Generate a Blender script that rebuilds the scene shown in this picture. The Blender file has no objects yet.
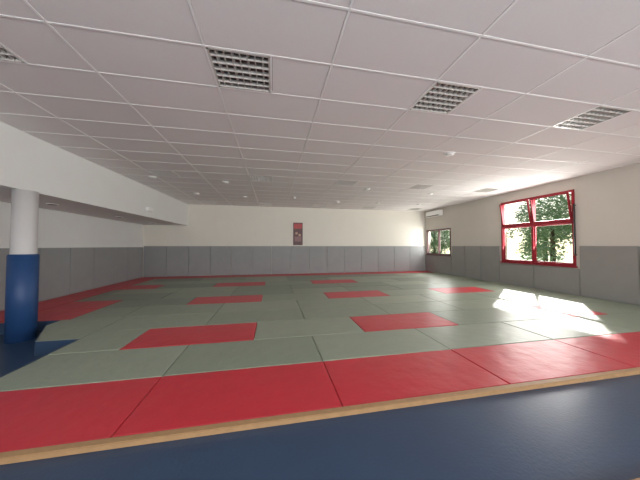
import bpy, bmesh, math, random
from mathutils import Vector, Matrix
random.seed(4)
scene=bpy.context.scene
scene.view_settings.view_transform='Standard'

# ---------------------------------------------------------------- materials
def mat(name,col,rough=0.6,var=0.0,scale=6.0,bump=0.0,bscale=30.0,metal=0.0,spec=0.5,coords='Object'):
    m=bpy.data.materials.new(name); m.use_nodes=True
    nt=m.node_tree; b=nt.nodes['Principled BSDF']
    b.inputs['Roughness'].default_value=rough; b.inputs['Metallic'].default_value=metal
    b.inputs['Specular IOR Level'].default_value=spec
    tc=nt.nodes.new('ShaderNodeTexCoord')
    n=nt.nodes.new('ShaderNodeTexNoise'); n.inputs['Scale'].default_value=scale; n.inputs['Detail'].default_value=4
    nt.links.new(tc.outputs[coords],n.inputs['Vector'])
    mx=nt.nodes.new('ShaderNodeMix'); mx.data_type='RGBA'
    mx.inputs[6].default_value=tuple(c*(1-var) for c in col)+(1,)
    mx.inputs[7].default_value=tuple(min(1,c*(1+var)) for c in col)+(1,)
    nt.links.new(n.outputs['Fac'],mx.inputs[0]); nt.links.new(mx.outputs[2],b.inputs['Base Color'])
    if bump>0:
        n2=nt.nodes.new('ShaderNodeTexNoise'); n2.inputs['Scale'].default_value=bscale; n2.inputs['Detail'].default_value=3
        nt.links.new(tc.outputs[coords],n2.inputs['Vector'])
        bp=nt.nodes.new('ShaderNodeBump'); bp.inputs['Strength'].default_value=bump; bp.inputs['Distance'].default_value=0.02
        nt.links.new(n2.outputs['Fac'],bp.inputs['Height']); nt.links.new(bp.outputs['Normal'],b.inputs['Normal'])
    return m
M_ceil=mat('ceiling_tile',(0.80,0.77,0.765),0.9,0.03,60,0.15,120)
M_bar=mat('ceiling_bar',(0.92,0.91,0.90),0.5)
M_wall=mat('cream_paint',(0.79,0.765,0.69),0.8,0.03,2,0.1,80)
M_wallw=mat('white_paint',(0.79,0.795,0.78),0.8,0.03,2,0.1,80)
M_wallr=mat('cream_paint_shaded',(0.60,0.565,0.51),0.8,0.03,2,0.1,80)  # cream darkened for the window wall: backlit shade put into the colour
M_pad=mat('grey_padding',(0.30,0.31,0.31),0.6,0.08,3,0.2,9)
M_padr=mat('warm_grey_padding',(0.26,0.255,0.245),0.6,0.08,3,0.2,9)
M_red=mat('red_vinyl',(0.54,0.028,0.045),0.38,0.08,4,0.5,5)
M_green=mat('green_vinyl',(0.285,0.33,0.25),0.38,0.08,3,0.5,5)
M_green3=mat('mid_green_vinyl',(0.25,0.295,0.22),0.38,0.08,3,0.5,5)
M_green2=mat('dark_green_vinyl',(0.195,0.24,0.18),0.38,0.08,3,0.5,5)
M_blue=mat('blue_floor',(0.032,0.062,0.118),0.30,0.12,2,0.08,40)
M_wood=mat('wood_trim',(0.38,0.23,0.11),0.5,0.2,14,0.1,40)
M_colblue=mat('blue_column_padding',(0.018,0.065,0.19),0.5,0.08,4,0.1,10)
M_colw=mat('white_column_paint',(0.60,0.59,0.58),0.7,0.03,3)
M_frame=mat('red_window_frame',(0.28,0.012,0.025),0.4,0.05,5)
M_frame2=mat('dark_window_frame',(0.11,0.05,0.05),0.4,0.05,5)
M_metal=mat('louvre_metal',(0.72,0.70,0.67),0.35,0.03,8,metal=0.3)
M_dark=mat('dark_recess',(0.13,0.12,0.11),0.6)
M_white=mat('white_plastic',(0.88,0.88,0.86),0.4)
M_black=mat('black_plastic',(0.02,0.02,0.02),0.5)
M_leaf=mat('leaf',(0.24,0.34,0.17),0.6,0.5,1.5)
M_bark=mat('bark',(0.12,0.09,0.06),0.9,0.3,8)
M_grass=mat('grass',(0.22,0.28,0.12),0.9,0.3,3)

# ---------------------------------------------------------------- mesh builder
class MB:
    def __init__(s): s.bm=bmesh.new(); s.mats=[]
    def mi(s,m):
        if m not in s.mats: s.mats.append(m)
        return s.mats.index(m)
    def face(s,vs,m):
        try: f=s.bm.faces.new(vs); f.material_index=s.mi(m); return f
        except ValueError: return None
    def prism(s,pts,z0,z1,m,c=0.0):
        """vertical prism from CCW polygon; c = chamfer of the top edge"""
        n=len(pts); cx=sum(p[0] for p in pts)/n; cy=sum(p[1] for p in pts)/n
        V=s.bm.verts.new
        a=[V((p[0],p[1],z0)) for p in pts]
        if c>0:
            b=[V((p[0],p[1],z1-c)) for p in pts]
            t=[V((p[0]+(c if cx>p[0] else -c),p[1]+(c if cy>p[1] else -c),z1)) for p in pts]
            rings=[a,b,t]
        else: rings=[a,[V((p[0],p[1],z1)) for p in pts]]
        for r0,r1 in zip(rings,rings[1:]):
            for i in range(n): s.face([r0[i],r0[(i+1)%n],r1[(i+1)%n],r1[i]],m)
        s.face(rings[-1],m); s.face(list(reversed(a)),m)
    def box(s,x0,x1,y0,y1,z0,z1,m,M=None,c=0.0):
        if c>0:
            r=bmesh.ops.create_cube(s.bm,size=1)['verts']
            for v in r: v.co=Vector(((x0+x1)/2+v.co.x*(x1-x0),(y0+y1)/2+v.co.y*(y1-y0),(z0+z1)/2+v.co.z*(z1-z0)))
            es=list({e for v in r for e in v.link_edges})
            out=bmesh.ops.bevel(s.bm,geom=es,offset=c,segments=2,affect='EDGES')
            fs={f for f in out['faces']}
            for v in out['verts']: fs.update(v.link_faces)
            for f in fs: f.material_index=s.mi(m)
            if M:
                vs={v for f in fs for v in f.verts}
                for v in vs: v.co=M@v.co
        else:
            P=[(x0,y0),(x1,y0),(x1,y1),(x0,y1)]
            a=[s.bm.verts.new((p[0],p[1],z0)) for p in P]; b=[s.bm.verts.new((p[0],p[1],z1)) for p in P]
            for i in range(4): s.face([a[i],a[(i+1)%4],b[(i+1)%4],b[i]],m)
            s.face(b,m); s.face(list(reversed(a)),m)
            if M:
                for v in a+b: v.co=M@v.co
    def cyl(s,p0,p1,r0,r1,m,seg=32,cap=True):
        p0=Vector(p0);p1=Vector(p1);d=(p1-p0).normalized()
        u=d.orthogonal().normalized();w=d.cross(u)
        A=[];B=[]
        for i in range(seg):
            t=2*math.pi*i/seg;o=u*math.cos(t)+w*math.sin(t)
            A.append(s.bm.verts.new(p0+o*r0));B.append(s.bm.verts.new(p1+o*r1))
        for i in range(seg):
            f=s.face([A[i],A[(i+1)%seg],B[(i+1)%seg],B[i]],m)
            if f: f.smooth=True
        if cap: s.face(list(reversed(A)),m); s.face(B,m)
    def obj(s,name,parent=None):
        me=bpy.data.meshes.new(name); bmesh.ops.recalc_face_normals(s.bm,faces=s.bm.faces[:]); s.bm.to_mesh(me); s.bm.free()
        for m in s.mats: me.materials.append(m)
        o=bpy.data.objects.new(name,me); scene.collection.objects.link(o)
        if parent: o.parent=parent
        return o

# ---------------------------------------------------------------- dimensions
XL,XR,YF,YB,HC=-6.2,9.1,-4.2,13.1,3.6
ZB=-0.045        # blue walkway level (mats top = 0)
ZL=-0.22         # concrete level beneath the sprung mat deck / round the column
HLOW=2.53

# floor: walkway, and the lower slab carrying the mat deck
b=MB(); b.box(XL-.2,XR+.2,YF-.2,2.2,ZL-.2,ZB,M_blue); b.box(XL-.2,XR+.2,2.2,YB+.2,ZL-.2,ZL,M_blue); b.obj('floor')

# ---------------------------------------------------------------- mats
W,P,Y0=1.895,0.909,2.2
b=MB()
def clipbox(x0,x1,y0,y1,m):
    x0=max(x0,XL);x1=min(x1,XR)
    if x1-x0<0.04: return
    g=0.0035
    b.prism([(x0+g,y0+g),(x1-g,y0+g),(x1-g,y1-g),(x0+g,y1-g)],ZL,random.uniform(-0.003,0.0),m,0.009)
for r in range(12):
    y0=Y0+r*P; y1=y0+P
    if r==11: y1=YB
    off=0.65 if r in(0,1,3,4,6,7,9,10) else 1.6
    xs=[off+W*k for k in range(-4,6)]
    xmin=XL if r==0 else (-5.3 if r>=5 else (-4.08 if r==4 else -3.06))
    for x in xs:
        x0,x1=max(x,xmin),min(x+W,XR)
        if x1-x0<0.05: continue
        q=random.random()
        m=M_green
        if r==0 or r==11: m=M_red
        elif r in(2,5,8) and (abs(x+2.19)<.3 or abs(x-1.6)<.3): m=M_red
        elif r in(2,5) and abs(x-5.4)<.3: m=M_red
        elif r in(5,8) and x<-5: m=M_red
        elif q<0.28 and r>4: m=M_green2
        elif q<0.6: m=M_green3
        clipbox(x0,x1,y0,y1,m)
    if r==4: clipbox(-5.3,-4.08,y0,y1,M_red)
    if r>=4: clipbox(XL,-5.3,y0,y1,M_red)
# piece cut round the column
b.prism([(-3.65,4.6),(-3.063,4.6),(-3.063,5.833),(-4.2,5.833),(-4.2,5.5)],ZL,0,M_green,0.0)
# blue lining of the deck edges round the column
t=.012
def lining(p,q):
    p=Vector((*p,0));q=Vector((*q,0));n=(q-p).cross(Vector((0,0,1))).normalized()*t
    b.prism([(p.x+n.x,p.y+n.y),(q.x+n.x,q.y+n.y),(q.x,q.y),(p.x,p.y)],ZL,-0.003,M_blue)
lining((XL,5.833),(-4.2,5.833)); lining((-4.2,5.5),(-3.65,4.6)); lining((-3.65,4.6),(-3.063,4.6)); lining((-4.2,5.833),(-4.2,5.5)); lining((-3.063,4.6),(-3.063,3.11))
b.obj('judo_mat_floor')

# wooden edge strips
b=MB(); b.box(XL,XR,2.13,2.198,ZB,0.003,M_wood,c=0.006); b.obj('trim_1')
b=MB(); b.box(XL,XR,.95,1.17,ZB,0.0,M_wood,c=0.006); b.obj('trim_2')

# ---------------------------------------------------------------- ceiling
TX,TY,OX,OY=1.38,0.665,0.66,2.66
fix=[]
for i in range(-3,7,2):
    for j in (-7,0,7,14):
        fix.append((OX+TX*(i),OY+TY*j))
def isfix(x,y): return any(abs(x-a)<.05 and abs(y-c)<.05 for a,c in fix)
b=MB()
zt=HC
G=.015
for i in range(-6,8):
    for j in range(-12,18):
        x=OX+TX*i; y=OY+TY*j
        x0,x1,y0,y1=max(x+G,XL-.1),min(x+TX-G,XR+.1),max(y+G,YF-.1),min(y+TY-G,YB+.1)
        if x1<=x0 or y1<=y0: continue
        if isfix(x,y): x0=x+TX/2+G
        b.box(x0,x1,y0,y1,zt+0.006,zt+0.04,M_ceil)
b.box(XL-.2,XR+.2,YF-.2,YB+.2,HC+0.25,HC+0.35,M_dark)
b.obj('ceiling')
b=MB()
for i in range(-6,8):
    x=OX+TX*i
    if XL<x<XR: b.box(x-.011,x+.011,YF,YB,zt+.001,zt+.02,M_bar)
for j in range(-12,18):
    y=OY+TY*j
    if YF<y<YB: b.box(XL,XR,y-.011,y+.011,zt+.002,zt+.021,M_bar)
for (x,y) in fix:
    xm=x+TX/2; b.box(xm-.011,xm+.011,y,y+TY,zt+.001,zt+.02,M_bar)
b.obj('ceiling_grid')
# louvre lights
for (x,y) in fix:
    if x<-4.6: continue
    b=MB(); x0,x1,y0,y1=x+.012,x+TX/2-.012,y+.012,y+TY-.012
    b.box(x0,x1,y0,y1,zt+.10,zt+.11,M_dark)
    for (a,c,d,e) in ((x0,x0+.02,y0,y1),(x1-.02,x1,y0,y1),(x0,x1,y0,y0+.02),(x0,x1,y1-.02,y1)):
        b.box(a,c,d,e,zt+.002,zt+.10,M_metal)
    n=8
    for k in range(1,n):
        xx=x0+(x1-x0)*k/n; b.box(xx-.005,xx+.005,y0,y1,zt+.006,zt+.045,M_metal)
    for k in range(1,6):
        yy=y0+(y1-y0)*k/6; b.box(x0,x1,yy-.006,yy+.006,zt+.004,zt+.045,M_metal)
    for k in range(4):
        xx=x0+(x1-x0)*(k+.5)/4; b.cyl((xx,y0+.02,zt+.08),(xx,y1-.02,zt+.08),.013,.013,M_white,10)
    b.obj('louvre_ceiling_light')
for (x,y) in ((0.9,10.4),):
    b=MB(); b.cyl((x,y,zt+.011),(x,y,zt-.02),.07,.065,M_white); b.cyl((x,y,zt-.02),(x,y,zt-.045),.05,.03,M_white); b.obj('smoke_detector')
for (x,y) in ((3.94,4.75),(-1.54,8.3),(-3.0,10.3),(3.4,8.3),(6.2,8.6),(5.0,10.9),(-1.2,10.6),(3.0,11.0),(7.2,10.9),(-3.6,8.1)):
    b=MB(); b.cyl((x,y,zt+.02),(x,y,zt-.02),.12,.11,M_white,28); b.cyl((x,y,zt-.02),(x,y,zt-.03),.09,.05,M_white,28); b.obj('round_ceiling_light')

# ---------------------------------------------------------------- walls
b=MB(); b.box(XL-.2,XR+.2,YB,YB+.2,ZL,HC+.3,M_wall); b.obj('wall_back')
b=MB(); b.box(XL-.2,XL,YF-.2,YB,ZL,HC+.3,M_wallw); b.obj('wall_left')
wins=[(5.70,8.12,0.88,3.25),(10.95,12.95,1.0,2.45)]
def wall_x(name,x0,x1,ya,yb,za,zb,holes,m):
    b=MB(); y=ya
    for (h0,h1,g0,g1) in sorted(holes):
        b.box(x0,x1,y,h0,za,zb,m); b.box(x0,x1,h0,h1,za,g0,m); b.box(x0,x1,h0,h1,g1,zb,m); y=h1
    b.box(x0,x1,y,yb,za,zb,m); return b.obj(name)
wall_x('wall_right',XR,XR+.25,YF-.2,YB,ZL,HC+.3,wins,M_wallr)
fh=[(-3.5,-0.5),(1.0,4.0),(5.2,8.2)]
b=MB(); x=XL-.2
for h0,h1 in fh:
    b.box(x,h0,YF-.2,YF,ZL,HC+.3,M_wall); b.box(h0,h1,YF-.2,YF,ZL,0.9,M_wall); b.box(h0,h1,YF-.2,YF,2.9,HC+.3,M_wall); x=h1
b.box(x,XR+.2,YF-.2,YF,ZL,HC+.3,M_wall); b.obj('wall_front')
b=MB()
b.prism([(XL,YF),(-4.5,YF),(-4.5,5.5),(-4.2,YB),(XL,YB)],HLOW,HC,M_wallw); b.obj('ceiling_soffit')
for y in (7.0,9.6,12.0):
    b=MB(); b.cyl((-5.3,y,HLOW-.015),(-5.3,y,HLOW),.11,.11,M_white); b.cyl((-5.3,y,HLOW-.02),(-5.3,y,HLOW-.014),.08,.08,M_dark); b.obj('recessed_downlight')

# ---------------------------------------------------------------- wall padding
b=MB(); x=XL+.05; n=15; w=(XR-.05-x)/n
for k in range(n): b.box(x+w*k+.004,x+w*(k+1)-.004,YB-.045,YB,0.0,1.5,M_pad,c=.012)
b.obj('wall_padding')
b=MB(); y=YF; 
while y<YB-.06:
    y1=min(y+1.0,YB-.05)
    b.box(XL,XL+.045,y+.004,y1-.004,0.0,1.45,M_pad,c=.012)
    y=y1
b.obj('wall_padding')
b=MB()
def padr(y0,y1,z0,z1): b.box(XR-.045,XR,y0+.004,y1-.004,z0,z1,M_padr,c=.012)
ys=[2.3,3.3,4.4,5.6]
for a,c in zip(ys,ys[1:]): padr(a,c,0,1.5)
padr(5.6,6.9,0,.82); padr(6.9,8.2,0,.82)
ys=[8.2,9.1,10.0,10.87]
for a,c in zip(ys,ys[1:]): padr(a,c,0,1.5)
padr(10.87,12.0,0,.95); padr(12.0,13.05,0,.95)
b.obj('wall_padding')

# ---------------------------------------------------------------- windows
def window(name,y0,y1,z0,z1,ymid,ztr,t,F):
    e=bpy.data.objects.new(name,None); scene.collection.objects.link(e)
    b=MB(); xa,xb=XR-.03,XR+.10
    b.box(xa,xb,y0,y1,z0,z0+t,F,c=.006); b.box(xa,xb,y0,y1,z1-t,z1,F,c=.006)
    b.box(xa,xb,y0,y0+t,z0+t,z1-t,F,c=.006); b.box(xa,xb,y1-t,y1,z0+t,z1-t,F,c=.006)
    b.box(xa,xb,ymid-t/2,ymid+t/2,z0+t,z1-t,F,c=.006)
    if ztr: b.box(xa-.01,xb,y0+t,y1-t,ztr-.05,ztr+.05,F,c=.006)
    b.box(XR-.09,XR+.02,y0-.03,y1+.03,z0-.04,z0,F,c=.006)
    b.obj('frame',e)
    b=MB()
    top=(ztr-.05) if ztr else z1-t
    for a,c in ((y0+t,ymid-t/2),(ymid+t/2,y1-t)):
        s=.03; X0,X1=XR+.02,XR+.06
        b.box(X0,X1,a,c,z0+t,z0+t+s,F); b.box(X0,X1,a,c,top-s,top,F)
        b.box(X0,X1,a,a+s,z0+t+s,top-s,F); b.box(X0,X1,c-s,c,z0+t+s,top-s,F)
    b.obj('sash',e)
    if ztr:
        for k,(a,c) in enumerate(((y0+t,ymid-t/2),(ymid+t/2,y1-t))):
            b=MB(); s=.04; H=(z1-t)-(ztr+.05)
            Mx=Matrix.Translation((XR-.01,0,ztr+.05))@Matrix.Rotation(math.radians(-9),4,'Y')
            b.box(-.025,.025,a,c,0,s,F,Mx); b.box(-.025,.025,a,c,H-s,H,F,Mx)
            b.box(-.025,.025,a,a+s,s,H-s,F,Mx); b.box(-.025,.025,c-s,c,s,H-s,F,Mx)
            b.obj('vent_sash_%d'%(k+1),e)
        b=MB(); b.cyl((XR-.07,y0-.02,z0+.35),(XR-.07,y0-.02,z1-.45),.022,.022,M_black,12)
        b.cyl((XR-.07,y0-.02,z0+.35),(XR+.0,y0-.02,z0+.35),.015,.015,M_black,8); b.cyl((XR-.07,y0-.02,z1-.5),(XR+.0,y0-.02,z1-.5),.015,.015,M_black,8)
        b.obj('opener_rod',e)
window('window_1',*wins[0],6.93,2.27,.07,M_frame)
window('window_2',*wins[1],11.9,None,.055,M_frame2)

# AC unit on right wall
e=bpy.data.objects.new('air_conditioner',None); scene.collection.objects.link(e)
b=MB(); b.box(XR-.24,XR,11.5,12.7,3.17,3.48,M_white,c=.03); b.obj('casing',e)
b=MB(); b.box(XR-.255,XR-.2,11.58,12.62,3.19,3.235,M_dark,c=.004); b.obj('outlet_flap',e)

# poster
e=bpy.data.objects.new('wall_poster',None); scene.collection.objects.link(e)
b=MB(); b.box(1.08,1.60,YB-.02,YB,1.55,2.78,mat('poster_paper',(0.10,0.03,0.03),.4,.6,5),c=.004); b.obj('backing',e)
b=MB(); b.box(1.12,1.56,YB-.026,YB-.02,2.45,2.72,mat('poster_red',(0.45,0.04,0.04),.4,.3,9))
b.cyl((1.26,YB-.021,2.2),(1.26,YB-.027,2.2),.07,.07,mat('poster_skin',(0.5,0.3,0.2),.4)); b.cyl((1.43,YB-.021,2.1),(1.43,YB-.027,2.1),.07,.07,mat('poster_skin2',(0.5,0.3,0.2),.4))
b.box(1.16,1.52,YB-.026,YB-.02,1.75,2.02,mat('poster_gi',(0.25,0.12,0.12),.4,.5,14)); b.obj('print',e)

# emergency light on soffit
b=MB(); b.box(-4.36,-4.26,9.35,9.7,2.75,2.87,M_white,c=.01); b.obj('emergency_light')

# ---------------------------------------------------------------- column
CX,CY=-4.55,5.45
e=bpy.data.objects.new('padded_column',None); scene.collection.objects.link(e)
b=MB(); b.cyl((CX,CY,ZL),(CX,CY,HLOW),.165,.165,M_colw,48); b.obj('shaft',e)
b=MB(); b.cyl((CX,CY,ZL),(CX,CY,1.33),.195,.195,M_colblue,48); b.cyl((CX,CY,1.33),(CX,CY,1.35),.195,.18,M_colblue,48); b.obj('padding',e)

# ---------------------------------------------------------------- outside
b=MB(); b.box(XR+.3,60,-30,60,-.6,-.5,M_grass); b.obj('ground')
def tree(tx,ty,th,clumps,R,nl):
    b=MB(); b.cyl((tx,ty,-.5),(tx,ty,th*.6),.18,.09,M_bark,10)
    for c in clumps:
        c=Vector(c)
        for q in range(nl):
            d=Vector((random.gauss(0,1),random.gauss(0,1),random.gauss(0,1))).normalized()*R*random.uniform(.5,1.0)
            p=c+d; u=Vector((random.gauss(0,1),random.gauss(0,1),random.gauss(0,1))).normalized(); w=u.orthogonal().normalized()
            s=random.uniform(.07,.15)
            b.face([b.bm.verts.new(p+u*s),b.bm.verts.new(p+w*s*.6),b.bm.verts.new(p-u*s),b.bm.verts.new(p-w*s*.6)],M_leaf)
    b.obj('tree')
for i in range(9):
    tx=random.uniform(18,23); ty=6+i*3.3+random.uniform(-.6,.6); th=random.uniform(3.6,5.8)
    tree(tx,ty,th,[(tx+random.uniform(-1.2,1.2),ty+random.uniform(-1.7,1.7),random.uniform(.8,th)) for k in range(16)],1.0,280)
tree(14.6,16.1,9,[(14.4+random.uniform(-.9,.9),16.0+random.uniform(-.9,.9),random.uniform(4.8,7.4)) for k in range(12)],.9,500)  # unseen tall tree, added to block the sun from window_2

# ---------------------------------------------------------------- light
w=bpy.data.worlds.new('World'); scene.world=w; w.use_nodes=True
nt=w.node_tree; bg=nt.nodes['Background']
sky=nt.nodes.new('ShaderNodeTexSky'); sky.sky_type='HOSEK_WILKIE'; sky.turbidity=5; sky.sun_direction=Vector((2.4,1.9,2.0)).normalized()
nt.links.new(sky.outputs[0],bg.inputs[0]); bg.inputs[1].default_value=4.0
def light(name,typ,loc,direc,energy,col,sx=1,sy=1):
    l=bpy.data.lights.new(name,typ); l.energy=energy; l.color=col
    o=bpy.data.objects.new(name,l); scene.collection.objects.link(o); o.location=loc
    o.rotation_euler=Vector(direc).to_track_quat('-Z','Y').to_euler()
    if typ=='AREA': l.shape='RECTANGLE'; l.size=sx; l.size_y=sy
    return o
s=light('sun','SUN',(20,16,16),(-2.4,-1.9,-2.0),17,(1,.97,.92)); s.data.angle=math.radians(2.3)
for i,(h0,h1) in enumerate(fh):
    light('fill_front_%d'%i,'AREA',((h0+h1)/2,YF-.05,1.9),(0,1,.42),235,(.99,.99,1),h1-h0-.1,1.9)  # fill lamps added in openings of the unseen wall behind the camera
light('daylight_right_1','AREA',(XR+.22,6.9,2.05),(-1,0,.35),190,(1,.975,.94),2.3,2.2)
light('daylight_right_2','AREA',(XR+.22,11.95,1.7),(-1,0,.35),80,(1,.975,.94),1.9,1.3)

# ---------------------------------------------------------------- camera
cam=bpy.data.cameras.new('camera'); co=bpy.data.objects.new('camera',cam); scene.collection.objects.link(co)
cam.sensor_fit='HORIZONTAL'; cam.sensor_width=36; cam.lens=13.5; cam.clip_start=.02
co.location=(0,0,1.5)
co.rotation_euler=(math.pi/2+math.radians(1.45),0,math.radians(-11.1))
scene.camera=co
